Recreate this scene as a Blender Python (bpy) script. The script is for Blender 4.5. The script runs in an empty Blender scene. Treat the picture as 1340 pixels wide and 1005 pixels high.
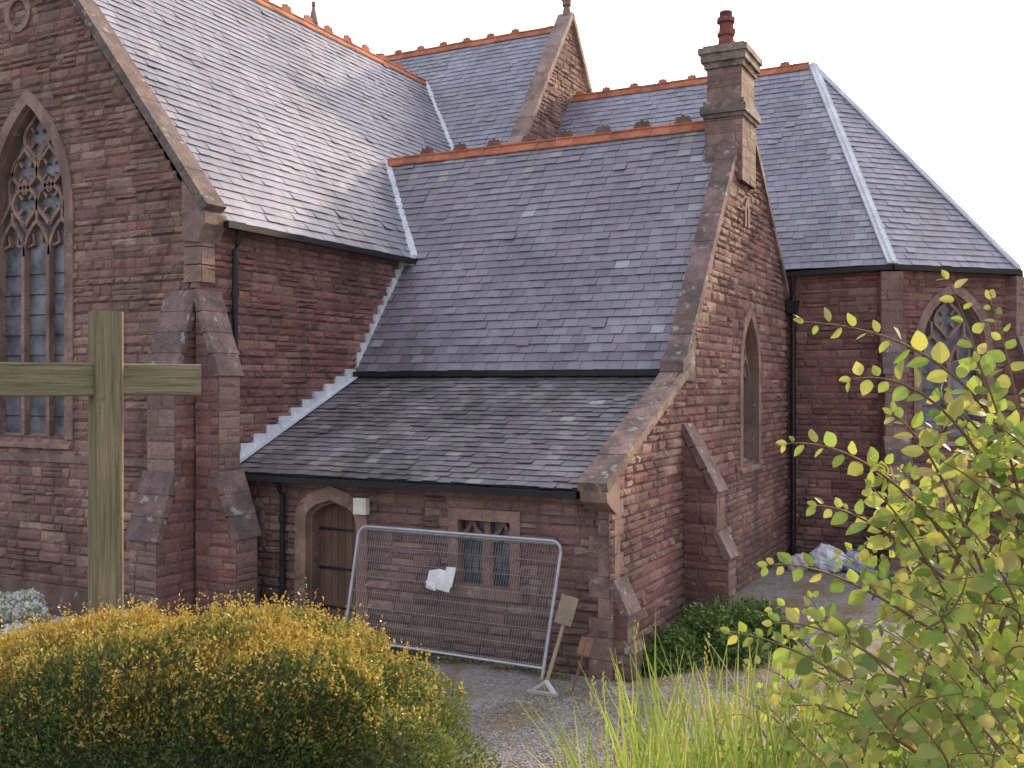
import bpy, math, random
import numpy as np
from mathutils import Vector, Matrix, noise
from mathutils.geometry import tessellate_polygon
R = random.Random(7)
NR = np.random.RandomState(5)
V = Vector
YAW = math.radians(27.1)
EYE = 4.2

# ------------------------------------------------------------------ materials
def new_mat(name):
    m = bpy.data.materials.new(name); m.use_nodes = True
    nt = m.node_tree; nt.nodes.clear()
    out = nt.nodes.new('ShaderNodeOutputMaterial')
    b = nt.nodes.new('ShaderNodeBsdfPrincipled')
    nt.links.new(b.outputs[0], out.inputs[0])
    return m, nt, b, out
def noise_tex(nt, scale, detail=4, rough=.6, coord=None):
    n = nt.nodes.new('ShaderNodeTexNoise')
    n.inputs['Scale'].default_value = scale; n.inputs['Detail'].default_value = detail
    n.inputs['Roughness'].default_value = rough
    if coord is not None: nt.links.new(coord, n.inputs['Vector'])
    return n
def maprange(nt, src, a, b, c, d):
    n = nt.nodes.new('ShaderNodeMapRange')
    n.inputs[1].default_value = a; n.inputs[2].default_value = b
    n.inputs[3].default_value = c; n.inputs[4].default_value = d
    nt.links.new(src, n.inputs[0]); return n.outputs[0]
def mixc(nt, fac, a, b, blend='MIX'):
    n = nt.nodes.new('ShaderNodeMix'); n.data_type = 'RGBA'; n.blend_type = blend
    for sock, v in ((n.inputs[0], fac), (n.inputs[6], a), (n.inputs[7], b)):
        if isinstance(v, bpy.types.NodeSocket): nt.links.new(v, sock)
        elif isinstance(v, (int, float)): sock.default_value = v
        else: sock.default_value = (*v, 1)
    return n.outputs[2]
def bump(nt, h, dist, strength=1.0, prev=None):
    n = nt.nodes.new('ShaderNodeBump'); n.inputs['Distance'].default_value = dist
    n.inputs['Strength'].default_value = strength
    nt.links.new(h, n.inputs['Height'])
    if prev: nt.links.new(prev, n.inputs['Normal'])
    return n.outputs[0]

def attr_mat(name, lo=.6, hi=1.3, s1=1.2, s2=14, rough=(.8, .95), bd=.02, lichen=None, lich_thr=.62, lich_scale=6, spec=.3, moss=None, moss_scale=.8, moss_thr=.55, streak=None, dirt=None):
    m, nt, b, out = new_mat(name)
    co = nt.nodes.new('ShaderNodeTexCoord').outputs['Object']
    at = nt.nodes.new('ShaderNodeAttribute'); at.attribute_name = 'col'
    n1 = noise_tex(nt, s1, 3, .6, co); n2 = noise_tex(nt, s2, 4, .7, co)
    f1 = maprange(nt, n1.outputs[0], .3, .7, lo, hi)
    f2 = maprange(nt, n2.outputs[0], .3, .7, lo, hi)
    vm = nt.nodes.new('ShaderNodeMath'); vm.operation = 'MULTIPLY'
    nt.links.new(f1, vm.inputs[0]); nt.links.new(f2, vm.inputs[1])
    cc = nt.nodes.new('ShaderNodeCombineColor')
    for i in range(3): nt.links.new(vm.outputs[0], cc.inputs[i])
    c = mixc(nt, 1.0, at.outputs['Color'], cc.outputs[0], 'MULTIPLY')
    if moss:
        n4 = noise_tex(nt, moss_scale, 5, .7, co)
        c = mixc(nt, maprange(nt, n4.outputs[0], moss_thr, moss_thr+.15, 0, .7), c, moss)
    if streak:   # rain-washed staining, long in z
        mp = nt.nodes.new('ShaderNodeMapping'); nt.links.new(co, mp.inputs[0]); mp.inputs['Scale'].default_value = (2.4, 2.4, .28)
        n5 = noise_tex(nt, 1.0, 4, .65, mp.outputs[0])
        c = mixc(nt, maprange(nt, n5.outputs[0], .5, .68, 0, .6), c, streak)
    if dirt:     # rising damp and soil splash
        sx = nt.nodes.new('ShaderNodeSeparateXYZ'); nt.links.new(co, sx.inputs[0])
        ad = nt.nodes.new('ShaderNodeMath'); ad.operation = 'MULTIPLY_ADD'
        nt.links.new(n1.outputs[0], ad.inputs[0]); ad.inputs[1].default_value = 2.5; nt.links.new(sx.outputs[2], ad.inputs[2])
        c = mixc(nt, maprange(nt, ad.outputs[0], 1.3, 2.6, .55, 0), c, dirt)
    if lichen:
        n3 = noise_tex(nt, lich_scale, 4, .65, co)
        c = mixc(nt, maprange(nt, n3.outputs[0], lich_thr, lich_thr+.06, 0, .7), c, lichen)
    nt.links.new(c, b.inputs['Base Color'])
    nt.links.new(maprange(nt, n2.outputs[0], .3, .7, rough[0], rough[1]), b.inputs['Roughness'])
    b.inputs['Specular IOR Level'].default_value = spec
    if bd: nt.links.new(bump(nt, n2.outputs[0], bd), b.inputs['Normal'])
    return m

M_stone = attr_mat('red_sandstone_rubble', .74, 1.22, .8, 20, (.85, .97), .036, lichen=(.36, .31, .26), lich_thr=.66, lich_scale=7, moss=(.10, .068, .062), moss_scale=.45, moss_thr=.54, streak=(.125, .082, .075), dirt=(.12, .09, .068))
M_dress = attr_mat('dressed_sandstone', .75, 1.22, 1.6, 26, (.8, .95), .014, lichen=(.40, .37, .31), lich_thr=.62, lich_scale=6, moss=(.11, .08, .073), moss_scale=2.2, moss_thr=.51, streak=(.145, .105, .09), dirt=(.13, .10, .07))
M_coping = attr_mat('weathered_coping_stone', .7, 1.25, 2, 22, (.8, .95), .018, lichen=(.44, .43, .38), lich_thr=.60, lich_scale=4.5, moss=(.09, .075, .072), moss_scale=2.4, moss_thr=.46)
M_slate = attr_mat('slate', .84, 1.16, .6, 30, (.32, .52), .003, lichen=(.43, .43, .42), lich_thr=.71, lich_scale=12, spec=.55, moss=(.14, .132, .148), moss_scale=.35, moss_thr=.54)
M_slate_old = attr_mat('mossy_slate', .75, 1.2, .8, 30, (.4, .65), .006, lichen=(.42, .42, .39), lich_thr=.65, lich_scale=8, spec=.5, moss=(.072, .068, .072), moss_scale=.5, moss_thr=.46)
M_terra = attr_mat('terracotta', .75, 1.25, 3, 30, (.7, .9), .006, lichen=(.28, .25, .19), lich_thr=.62, lich_scale=10)
M_lead = attr_mat('lead_flashing', .82, 1.15, 2, 12, (.4, .6), .004, spec=.5)
M_black = attr_mat('black_cast_iron', .8, 1.2, 3, 30, (.35, .5), .002)
M_wood = attr_mat('weathered_wood', .8, 1.2, 2, 30, (.7, .9), .006)
M_metal = attr_mat('galvanised_steel', .85, 1.15, 4, 30, (.4, .55), 0, spec=.6)
M_metal.node_tree.nodes['Principled BSDF'].inputs['Metallic'].default_value = .4
M_paint = attr_mat('matt_plastic', .92, 1.06, 3, 20, (.5, .7), .002)

def glass_mat():
    m, nt, b, out = new_mat('leaded_glass')
    co = nt.nodes.new('ShaderNodeTexCoord').outputs['Object']
    n1 = noise_tex(nt, 2.2, 4, .6, co)
    c = mixc(nt, maprange(nt, n1.outputs[0], .35, .65, 0, 1), (.06, .065, .08), (.22, .22, .25))
    nt.links.new(c, b.inputs['Base Color']); b.inputs['Roughness'].default_value = .35
    nt.links.new(bump(nt, n1.outputs[0], .01), b.inputs['Normal'])
    return m
M_glass = glass_mat()

def crosswood_mat():
    m, nt, b, out = new_mat('oak_weathered')
    tc = nt.nodes.new('ShaderNodeTexCoord').outputs['Object']
    at = nt.nodes.new('ShaderNodeAttribute'); at.attribute_name = 'col'
    mp = nt.nodes.new('ShaderNodeMapping'); nt.links.new(tc, mp.inputs[0])
    mp.inputs['Scale'].default_value = (30, 30, 1.5)
    mp2 = nt.nodes.new('ShaderNodeMapping'); nt.links.new(tc, mp2.inputs[0])
    mp2.inputs['Scale'].default_value = (1.5, 30, 30)
    g1 = noise_tex(nt, 1.5, 6, .65, mp.outputs[0]); g2 = noise_tex(nt, 1.5, 6, .65, mp2.outputs[0])
    g = mixc(nt, at.outputs['Alpha'], g2.outputs[0], g1.outputs[0])
    sp = nt.nodes.new('ShaderNodeSeparateColor'); nt.links.new(g, sp.inputs[0])
    f = maprange(nt, sp.outputs[0], .33, .67, 0, 1)
    c = mixc(nt, f, (.12, .098, .058), (.34, .28, .18))
    n3 = noise_tex(nt, 3, 5, .65, tc)
    c = mixc(nt, maprange(nt, n3.outputs[0], .46, .66, 0, .6), c, (.17, .175, .085))
    n4 = noise_tex(nt, 14, 4, .7, tc)
    c = mixc(nt, maprange(nt, n4.outputs[0], .62, .7, 0, .6), c, (.09, .08, .055))
    nt.links.new(c, b.inputs['Base Color']); b.inputs['Roughness'].default_value = .88
    nt.links.new(bump(nt, f, .006), b.inputs['Normal'])
    return m
M_oak = crosswood_mat()

def leaf_mat(name, trans=.45, rough=.45, tint=(1, 1, .6)):
    m, nt, b, out = new_mat(name)
    at = nt.nodes.new('ShaderNodeAttribute'); at.attribute_name = 'col'
    nt.links.new(at.outputs['Color'], b.inputs['Base Color'])
    b.inputs['Roughness'].default_value = rough
    tr = nt.nodes.new('ShaderNodeBsdfTranslucent')
    c = mixc(nt, 1, at.outputs['Color'], tint, 'MULTIPLY')
    bc = nt.nodes.new('ShaderNodeBrightContrast'); nt.links.new(c, bc.inputs[0]); bc.inputs[1].default_value = .03
    nt.links.new(bc.outputs[0], tr.inputs[0])
    mx = nt.nodes.new('ShaderNodeMixShader'); mx.inputs[0].default_value = trans
    nt.links.new(b.outputs[0], mx.inputs[1]); nt.links.new(tr.outputs[0], mx.inputs[2])
    nt.links.new(mx.outputs[0], out.inputs[0])
    return m
M_leaf = leaf_mat('leaf_green', .35)
M_leafb = leaf_mat('leaf_backlit', .56, .45, (1, 1, .6))
M_petal = leaf_mat('white_petals', .45, .7, (1, 1, 1))

# ------------------------------------------------------------------ mesh tools
def jit(c, a=.12):
    k = 1 + R.uniform(-a, a)
    return (c[0]*k*(1+R.uniform(-a, a)*.3), c[1]*k, c[2]*k*(1+R.uniform(-a, a)*.3))
class MB:
    def __init__(s, mats): s.v = []; s.f = []; s.c = []; s.m = []; s.mats = mats
    def face(s, pts, col, mat=0, a=1.0):
        i = len(s.v); s.v.extend([tuple(p) for p in pts]); s.f.append(tuple(range(i, i+len(pts))))
        s.c.append((col[0], col[1], col[2], a)); s.m.append(mat)
    def grid(s, P, nx, ny, col, mat=0):
        i = len(s.v); s.v.extend([tuple(p) for p in P])
        for y in range(ny-1):
            for x in range(nx-1):
                k = i+y*nx+x; s.f.append((k, k+1, k+nx+1, k+nx)); s.c.append((*col, 1)); s.m.append(mat)
    def build(s, name, parent=None, smooth=False):
        me = bpy.data.meshes.new(name); me.from_pydata(s.v, [], s.f)
        for m in s.mats: me.materials.append(m)
        me.polygons.foreach_set('material_index', s.m)
        at = me.attributes.new('col', 'FLOAT_COLOR', 'FACE')
        at.data.foreach_set('color', np.array(s.c, dtype=np.float32).ravel())
        if smooth: me.polygons.foreach_set('use_smooth', [True]*len(s.f))
        me.update()
        o = bpy.data.objects.new(name, me); bpy.context.collection.objects.link(o)
        if parent: o.parent = parent
        return o
def np_mesh(name, verts, faces, cols, mat, parent=None, k=4):
    me = bpy.data.meshes.new(name)
    nv, nf = len(verts), len(faces)
    me.vertices.add(nv); me.vertices.foreach_set('co', verts.astype(np.float32).ravel())
    me.loops.add(nf*k); me.loops.foreach_set('vertex_index', faces.astype(np.int32).ravel())
    me.polygons.add(nf); me.polygons.foreach_set('loop_start', np.arange(0, nf*k, k, dtype=np.int32))
    me.update(calc_edges=True)
    at = me.attributes.new('col', 'FLOAT_COLOR', 'FACE')
    c4 = np.ones((nf, 4), np.float32); c4[:, :3] = cols
    at.data.foreach_set('color', c4.ravel())
    me.materials.append(mat)
    o = bpy.data.objects.new(name, me); bpy.context.collection.objects.link(o)
    if parent: o.parent = parent
    return o
class Fr:
    def __init__(s, O, U, W=(0, 0, 1), Nn=None):
        s.O = V(O); s.U = V(U).normalized(); s.W = V(W).normalized()
        s.N = V(Nn).normalized() if Nn is not None else s.U.cross(s.W)
    def p(s, u, v, d=0): return s.O+s.U*u+s.W*v+s.N*d

def intervals(poly, v):
    xs = []
    n = len(poly)
    for i in range(n):
        (x0, y0), (x1, y1) = poly[i], poly[(i+1) % n]
        if (y0 <= v < y1) or (y1 <= v < y0): xs.append(x0+(v-y0)/(y1-y0)*(x1-x0))
    xs.sort(); return [(xs[i], xs[i+1]) for i in range(0, len(xs)-1, 2)]
def subtract(ivs, holes):
    for h0, h1 in holes:
        out = []
        for a, b in ivs:
            if h1 <= a or h0 >= b: out.append((a, b)); continue
            if h0 > a: out.append((a, h0))
            if h1 < b: out.append((h1, b))
        ivs = out
    return ivs
PAL = [(.29, .148, .13), (.25, .125, .115), (.315, .17, .145), (.215, .11, .105), (.28, .14, .13), (.335, .195, .165), (.27, .128, .112), (.25, .138, .13)]
PALG = [(.335, .21, .17), (.30, .18, .152), (.365, .235, .187), (.27, .158, .138), (.32, .19, .163), (.39, .262, .21), (.325, .175, .148)]
PALD = [(.32, .21, .178), (.285, .182, .158), (.34, .23, .193), (.265, .168, .148)]
MORTAR = (.17, .112, .10)
def flat(mb, F, poly, holes, col, mat, d=0):
    allp = [list(poly)]+[list(h) for h in holes]
    tris = tessellate_polygon([[V((x, y, 0)) for x, y in pl] for pl in allp])
    fl = [q for pl in allp for q in pl]
    for t in tris: mb.face([F.p(*fl[i], d) for i in t], col, mat)
def one_stone(mb, F, u0, u1, v0, v1, c, mat, relief):
    base = R.uniform(*relief); P = []
    for j, tv in enumerate((0, .25, .72, 1)):
        for i, tu in enumerate((0, .1, .5, .9, 1)):
            ed = (i in (0, 4)) or (j in (0, 3))
            d = R.uniform(0, .006) if ed else base*R.uniform(.45, 1.35)
            uu = u0+(u1-u0)*tu+(R.uniform(-.003, .003) if i in (0, 4) else R.uniform(-.014, .014))
            vv = v0+(v1-v0)*tv+R.uniform(-.005, .005)
            P.append(F.p(uu, vv, d))
    mb.grid(P, 5, 4, c, mat)
def stone_wall(mb, F, poly, holes=(), rh=(.10, .22), ln=(.16, .66), relief=(.012, .055), pal=PAL, mat=0, gap=.006):
    flat(mb, F, poly, holes, MORTAR, mat)
    v = min(q[1] for q in poly); vm = max(q[1] for q in poly)
    while v < vm-.03:
        h = R.uniform(*rh)
        if v+h > vm-.05: h = vm-v
        iv = intervals(poly, v+h*.5)
        hv = []
        for ho in holes:
            for k in (.15, .5, .85): hv += intervals(ho, v+h*k)
        for a, b in subtract(iv, hv):
            u = a
            while u < b-.02:
                l = R.uniform(*ln)*(h/.16)**.5
                if u+l > b-.12: l = b-u
                g = gap*R.uniform(.5, 1.5)
                c = jit(R.choice(pal), .12)
                u0, u1, v0, v1 = u+g, u+l-g, v+g, v+h-g
                if u1-u0 > .03 and v1-v0 > .02:
                    if h > .17 and R.random() < .22:      # snecked: two thin stones in a tall course
                        vs = v0+(v1-v0)*R.uniform(.38, .62)
                        one_stone(mb, F, u0, u1, v0, vs-g*.7, c, mat, relief)
                        one_stone(mb, F, u0, u1, vs+g*.7, v1, jit(R.choice(pal), .12), mat, relief)
                    else: one_stone(mb, F, u0, u1, v0, v1, c, mat, relief)
                u += l
        v += h
def slates(mb, F, poly, w=.28, ex=.21, pal=None, mat=0, cf=None, tail=.02, rag=.006):
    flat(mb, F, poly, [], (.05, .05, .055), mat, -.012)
    vm = max(q[1] for q in poly); v = min(q[1] for q in poly); row = 0
    while v < vm-.01:
        e = min(ex, vm-v)
        for a, b in intervals(poly, v+e*.5):
            u = a-(w*.5 if row % 2 else 0)-R.uniform(0, .03)
            while u < b:
                ww = w*R.uniform(.93, 1.07)
                u0, u1 = max(u, a), min(u+ww, b)
                if u1-u0 > .03:
                    c = R.choice(pal); c = jit(c, .07)
                    if cf: c = cf(u, v, c)
                    t = tail*R.uniform(.7, 1.5); dv = R.uniform(-rag, rag)
                    if R.random() < .02: dv -= R.uniform(.02, .06); t *= 1.5
                    tl, tr = t*R.uniform(.85, 1.2), t*R.uniform(.85, 1.2)
                    hd = R.uniform(-.001, .003)
                    g = .0035
                    A = F.p(u0+g, v+dv, tl); B = F.p(u1-g, v+dv+R.uniform(-.003, .003), tr)
                    C = F.p(u1-g, v+e+.03, hd); D = F.p(u0+g, v+e+.03, hd)
                    mb.face([A, B, C, D], c, mat)
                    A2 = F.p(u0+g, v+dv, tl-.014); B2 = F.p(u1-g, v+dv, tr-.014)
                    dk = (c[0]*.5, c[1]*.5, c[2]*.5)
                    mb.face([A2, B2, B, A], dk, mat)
                u += ww
        v += ex; row += 1
def prism(mb, F, poly, d0, d1, col, mat=0, a=1.0):
    n = len(poly)
    mb.face([F.p(x, y, d1) for x, y in poly], col, mat, a)
    mb.face([F.p(x, y, d0) for x, y in reversed(poly)], col, mat, a)
    for i in range(n):
        p, q = poly[i], poly[(i+1) % n]
        mb.face([F.p(*p, d0), F.p(*q, d0), F.p(*q, d1), F.p(*p, d1)], col, mat, a)
def bar(mb, F, pts, w, d0, d1, col, mat=0, maxseg=None, ja=.12):
    if maxseg:
        np_ = [pts[0]]
        for q in pts[1:]:
            p = np_[-1]; L = math.hypot(q[0]-p[0], q[1]-p[1]); k = max(1, round(L/maxseg))
            for i in range(1, k+1): np_.append((p[0]+(q[0]-p[0])*i/k, p[1]+(q[1]-p[1])*i/k))
        pts = np_
    n = len(pts); L = []; Rr = []
    for i in range(n):
        a = pts[max(i-1, 0)]; b = pts[min(i+1, n-1)]
        p = pts[i]
        def nrm(s, t):
            dx, dy = t[0]-s[0], t[1]-s[1]; k = math.hypot(dx, dy) or 1; return (-dy/k, dx/k)
        if 0 < i < n-1:
            n1, n2 = nrm(a, p), nrm(p, b); m = (n1[0]+n2[0], n1[1]+n2[1]); k = math.hypot(*m) or 1
            m = (m[0]/k, m[1]/k); co = max(.4, m[0]*n1[0]+m[1]*n1[1]); m = (m[0]/co, m[1]/co)
        else: m = nrm(a, b)
        L.append((p[0]+m[0]*w/2, p[1]+m[1]*w/2)); Rr.append((p[0]-m[0]*w/2, p[1]-m[1]*w/2))
    for i in range(n-1):
        prism(mb, F, [Rr[i], Rr[i+1], L[i+1], L[i]], d0, d1, jit(col, ja), mat)
def beam(mb, a, b, wd, w, t, col, mat=0, seg=None, ja=.12, gap=.0, alpha=1.0):
    a, b = V(a), V(b); D = (b-a); L = D.length; D.normalize(); wd = V(wd)
    wd = (wd-D*wd.dot(D)).normalized(); up = D.cross(wd)
    if up.z < 0: up = -up
    k = max(1, round(L/seg)) if seg else 1
    for i in range(k):
        s0, s1 = L*i/k+gap, L*(i+1)/k-gap
        c = jit(col, ja); o = up*(R.uniform(-.006, .006) if seg else 0)
        P = [a+D*s+wd*x*w/2+up*y*t/2+o for s in (s0, s1) for x, y in ((-1, -1), (1, -1), (1, 1), (-1, 1))]
        for q in ((0, 1, 2, 3), (7, 6, 5, 4), (0, 4, 5, 1), (1, 5, 6, 2), (2, 6, 7, 3), (3, 7, 4, 0)):
            mb.face([P[j] for j in q], c, mat, alpha)
def tube(mb, pts, r, col, n=8, mat=0, r1=None):
    pts = [V(p) for p in pts]; rings = []
    for i, p in enumerate(pts):
        D = (pts[min(i+1, len(pts)-1)]-pts[max(i-1, 0)]).normalized()
        x = D.cross(V((0, 0, 1)))
        if x.length < .05: x = D.cross(V((1, 0, 0)))
        x.normalize(); y = D.cross(x)
        rr = r if r1 is None else r+(r1-r)*i/(len(pts)-1)
        rings.append([p+(x*math.cos(2*math.pi*k/n)+y*math.sin(2*math.pi*k/n))*rr for k in range(n)])
    for i in range(len(rings)-1):
        for k in range(n):
            mb.face([rings[i][k], rings[i][(k+1) % n], rings[i+1][(k+1) % n], rings[i+1][k]], col, mat)
    mb.face(rings[0], col, mat); mb.face(rings[-1], col, mat)
def arch(uc, w, zs, za, n=9):
    a = w/2; h = za-zs; hh = max(h, a*1.15); Rr = (a*a+hh*hh)/(2*a); cx = -a+Rr
    te = math.acos(-cx/Rr); left = []
    for i in range(n+1):
        t = math.pi+(te-math.pi)*i/n
        left.append((cx+Rr*math.cos(t), Rr*math.sin(t)*h/hh))
    pts = left+[(-x, y) for x, y in reversed(left[:-1])]
    return [(uc+x, zs+y) for x, y in pts]
def outline(uc, w, z0, zs, za, n=9): return [(uc-w/2, z0)]+arch(uc, w, zs, za, n)+[(uc+w/2, z0)]
def circ(cx, cy, r, n=14, a0=0, a1=2*math.pi): return [(cx+r*math.cos(a0+(a1-a0)*i/n), cy+r*math.sin(a0+(a1-a0)*i/n)) for i in range(n+1)]
DC = (.32, .21, .175)
def gothic(F, mb, mg, uc, w, z0, zs, za, lights, zl, rec=.3, rows=(1,), rk=.42):
    """surround, mullions, tracery, glass; returns the hole outline"""
    o = outline(uc, w+.16, z0, zs, za+.1)
    bar(mb, F, outline(uc, w+.20, z0-.05, zs, za+.12), .22, -.1, .055, DC, 0, .32)
    bar(mb, F, outline(uc, w+.02, z0-.02, zs, za+.01), .10, -rec-.02, -.05, (.29, .19, .16), 0, .4)
    FS = Fr(F.p(uc-w/2-.15, 0, 0), F.N, (0, 0, 1), F.U)
    prism(mb, FS, [(-rec, z0+.04), (.09, z0-.16), (.09, z0-.22), (-rec, z0-.22)], 0, w+.3, jit(DC), 0)
    lw = w/lights
    for i in range(1, lights):
        u = uc-w/2+lw*i
        bar(mb, F, [(u, z0), (u, zl)], .09, -rec+.02, -rec+.17, DC, 0, .6)
    for i in range(lights):
        u = uc-w/2+lw*(i+.5)
        bar(mb, F, arch(u, lw, zl, zl+lw*.95, 6), .07, -rec+.02, -rec+.15, DC, 0)
        for s in (-1, 1):
            bar(mb, F, [(u+s*lw*.42, zl+lw*.25), (u+s*lw*.16, zl+lw*.33), (u+s*lw*.2, zl+lw*.62)], .045, -rec+.03, -rec+.11, DC, 0)
        bar(mb, F, [(u, zl+lw*.9), (u, zl+lw*1.3)], .06, -rec+.02, -rec+.14, DC, 0)
    top = zl+lw*1.05; r = lw*rk; y = top+r*.8
    for k in rows:
        for i in range(k):
            u = uc+(i-(k-1)/2)*lw
            cell = [(u, y-r*1.25), (u-r*.35, y-r*.85), (u-r*.95, y-r*.3), (u-r, y+.05*r), (u-r*.8, y+r*.5), (u-r*.35, y+r*.85), (u, y+r*1.25),
                    (u+r*.35, y+r*.85), (u+r*.8, y+r*.5), (u+r, y+.05*r), (u+r*.95, y-r*.3), (u+r*.35, y-r*.85), (u, y-r*1.25)]
            bar(mb, F, cell, .07, -rec+.02, -rec+.14, DC, 0)
            for q in range(4):
                a = math.pi/4+q*math.pi/2
                bar(mb, F, [(u+r*.85*math.cos(a), y+r*.85*math.sin(a)), (u+r*.38*math.cos(a), y+r*.38*math.sin(a))], .06, -rec+.03, -rec+.11, DC, 0)
        y += r*1.8
    if len(rows) > 1:
        for s in (-1, 1):
            bar(mb, F, [(uc+s*w*.5, zl+lw*.9), (uc+s*w*.36, top+r*.9), (uc+s*w*.38, top+r*2.0), (uc+s*w*.26, top+r*3.2)], .06, -rec+.02, -rec+.14, DC, 0)
    mg.face([F.p(uc-w/2, z0, -rec+.04), F.p(uc+w/2, z0, -rec+.04), F.p(uc+w/2, za, -rec+.04), F.p(uc-w/2, za, -rec+.04)], (.1, .1, .1), 0)
    z = z0+.35
    while z < zl:
        beam(mg, F.p(uc-w/2, z, -rec+.055), F.p(uc+w/2, z, -rec+.055), F.N, .015, .015, (.03, .03, .03), 1); z += .38
    return o

# ------------------------------------------------------------------ church
church = bpy.data.objects.new('stone_church', None); bpy.context.collection.objects.link(church)
XT, YG = -12.31, 12.68      # transept side wall / gable planes
XV, YF = -5.3, 13.46        # vestry gable plane, lean-to front plane
walls = MB([M_stone, M_dress]); trim = MB([M_dress, M_coping]); glass = MB([M_glass, M_black]); iron = MB([M_black])
lead = MB([M_lead]); terra = MB([M_terra])
WALLC = (.27, .155, .13)

# transept gable (faces -Y)
F = Fr((0, YG, 0), (1, 0, 0), (0, 0, 1), (0, -1, 0))
h1 = gothic(F, trim, glass, -16.55, 2.05, 3.25, 7.35, 9.4, 3, 6.6, rows=(2, 2, 1), rk=.5)
h2 = gothic(F, trim, glass, -19.2, 2.05, 3.25, 7.35, 9.4, 3, 6.6, rows=(2, 2, 1), rk=.5)
XR = -17.7
stone_wall(walls, F, [(-23.1, 0), (XT, 0), (XT, 7.0), (XR, 14.2), (-23.1, 7.0)], [h1, h2], pal=PALG)
bar(trim, F, circ(XR+.9, 11.1, .3), .12, -.05, .06, DC)
prism(trim, F, [(-23.1, 2.78), (XT-.8, 2.78), (XT-.8, 2.92), (-23.1, 2.92)], -.01, .06, (.28, .19, .165))
prism(trim, F, [(-23.1, 0), (XT, 0), (XT, .55), (-23.1, .55)], -.01, .10, (.26, .17, .145))
# transept side (faces +X)
F = Fr((XT, 0, 0), (0, 1, 0), (0, 0, 1), (1, 0, 0))
stone_wall(walls, F, [(YG, 0), (22, 0), (22, 6.9), (YG, 6.9)], [])
z = 5.9
while z < 6.6:
    beam(trim, (XT-.14, YG-.04, z), (XT-.14, YG-.04, z+.28), (1, 0, 0), .36, .04, (.32, .205, .17))
    beam(trim, (XT+.02, YG+.13, z), (XT+.02, YG+.13, z+.28), (0, 1, 0), .30, .06, (.32, .205, .17)); z += .3
prism(trim, Fr((0, YG-.12, 0), (1, 0, 0), (0, 0, 1), (0, 1, 0)), [(XT-.3, 6.6), (XT+.05, 6.55), (XT+.14, 6.75), (XT+.22, 6.85), (XT+.22, 7.02), (XT-.3, 7.6)], 0, .5, (.27, .185, .16))
# transept roof
PS = [(.275, .272, .325), (.295, .288, .34), (.255, .25, .307), (.285, .262, .325), (.31, .305, .345), (.26, .253, .312)]
PV = [(.232, .215, .25), (.247, .225, .258), (.215, .198, .235), (.24, .210, .252), (.265, .25, .278), (.21, .192, .228)]
PL = [(.20, .182, .195), (.235, .215, .225), (.172, .155, .172), (.25, .23, .23), (.19, .165, .182)]
roofs = MB([M_slate, M_slate_old])
def hillo(u, v, c):
    k = .5+.5*noise.noise((u*.25, v*.35, 3.3)); s = .9+.2*k
    if noise.noise((u*.6, v*.5, 9.1)) > .32 and R.random() < .5: s *= .86
    return (c[0]*s, c[1]*s, c[2]*s)
FT = Fr((-12.1, 0, 6.95), (0, 1, 0), (-1, 0, 1.27), (1.27, 0, 1))
slates(roofs, FT, [(12.98, 0), (23.16, 0), (28.35, 9.055), (12.98, 9.055)], pal=PS, cf=hillo)
flat(roofs, Fr((-23.3, 0, 6.95), (0, 1, 0), (1, 0, 1.27), (-1.27, 0, 1)), [(12.98, 0), (34, 0), (34, 9.055), (12.98, 9.055)], [], (.2, .2, .24), 0)
flat(walls, Fr((-23.1, 0, 0), (0, 1, 0), (0, 0, 1), (-1, 0, 0)), [(YG, 0), (34, 0), (34, 7), (YG, 7)], [], WALLC, 0)
beam(trim, (-12.08, YG+.08, 7.11), (XR, YG+.08, 14.27), (0, 1, 0), .46, .15, (.22, .16, .148), 1, .85, .16, .004)
beam(trim, (-23.3, YG+.08, 7.11), (XR, YG+.08, 14.27), (0, 1, 0), .46, .15, (.22, .16, .148), 1, .85, .16, .004)
beam(iron, (-12.03, YG+.3, 6.88), (-12.03, 18.95, 6.88), (1, 0, 0), .12, .11, (.02, .02, .022))
tube(iron, [(-12.1, 13.38, 6.85), (-12.14, 13.38, 6.6), (-12.2, 13.38, 6.5), (-12.2, 13.38, 3.0)], .05, (.022, .02, .022))
for z in (5.7, 4.3): tube(iron, [(-12.2, 13.38, z), (-12.2, 13.38, z+.09)], .068, (.022, .02, .022))

# nave
FN = Fr((0, 23.16, 6.95), (1, 0, 0), (0, 1, 1.37), (0, -1.37, 1))
slates(roofs, FN, [(-17.7, 8.8), (-13.3, 1.8), (-13.3, 10.58), (-26, 10.58), (-26, 8.8)], pal=PS, cf=hillo)
flat(roofs, FN, [(-42, 0), (-23.3, 0), (-23.3, 10.58), (-42, 10.58)], [], (.2, .2, .24), 0, -.02)
flat(roofs, Fr((0, 35.64, 6.95), (1, 0, 0), (0, -1, 1.37), (0, 1.37, 1)), [(-42, 0), (-13.3, 0), (-13.3, 10.58), (-42, 10.58)], [], (.2, .2, .24), 0)
flat(walls, Fr((0, 23.4, 0), (1, 0, 0), (0, 0, 1), (0, -1, 0)), [(-42, 0), (-13, 0), (-13, 7), (-42, 7)], [], WALLC, 0)
flat(walls, Fr((0, 35.4, 0), (1, 0, 0), (0, 0, 1), (0, 1, 0)), [(-42, 0), (-13, 0), (-13, 7), (-42, 7)], [], WALLC, 0)
flat(walls, Fr((-42, 0, 0), (0, 1, 0), (0, 0, 1), (-1, 0, 0)), [(23.4, 0), (35.4, 0), (35.4, 7), (29.4, 15.4), (23.4, 7)], [], WALLC, 0)
F = Fr((-13.0, 0, 0), (0, 1, 0), (0, 0, 1), (1, 0, 0))
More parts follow.
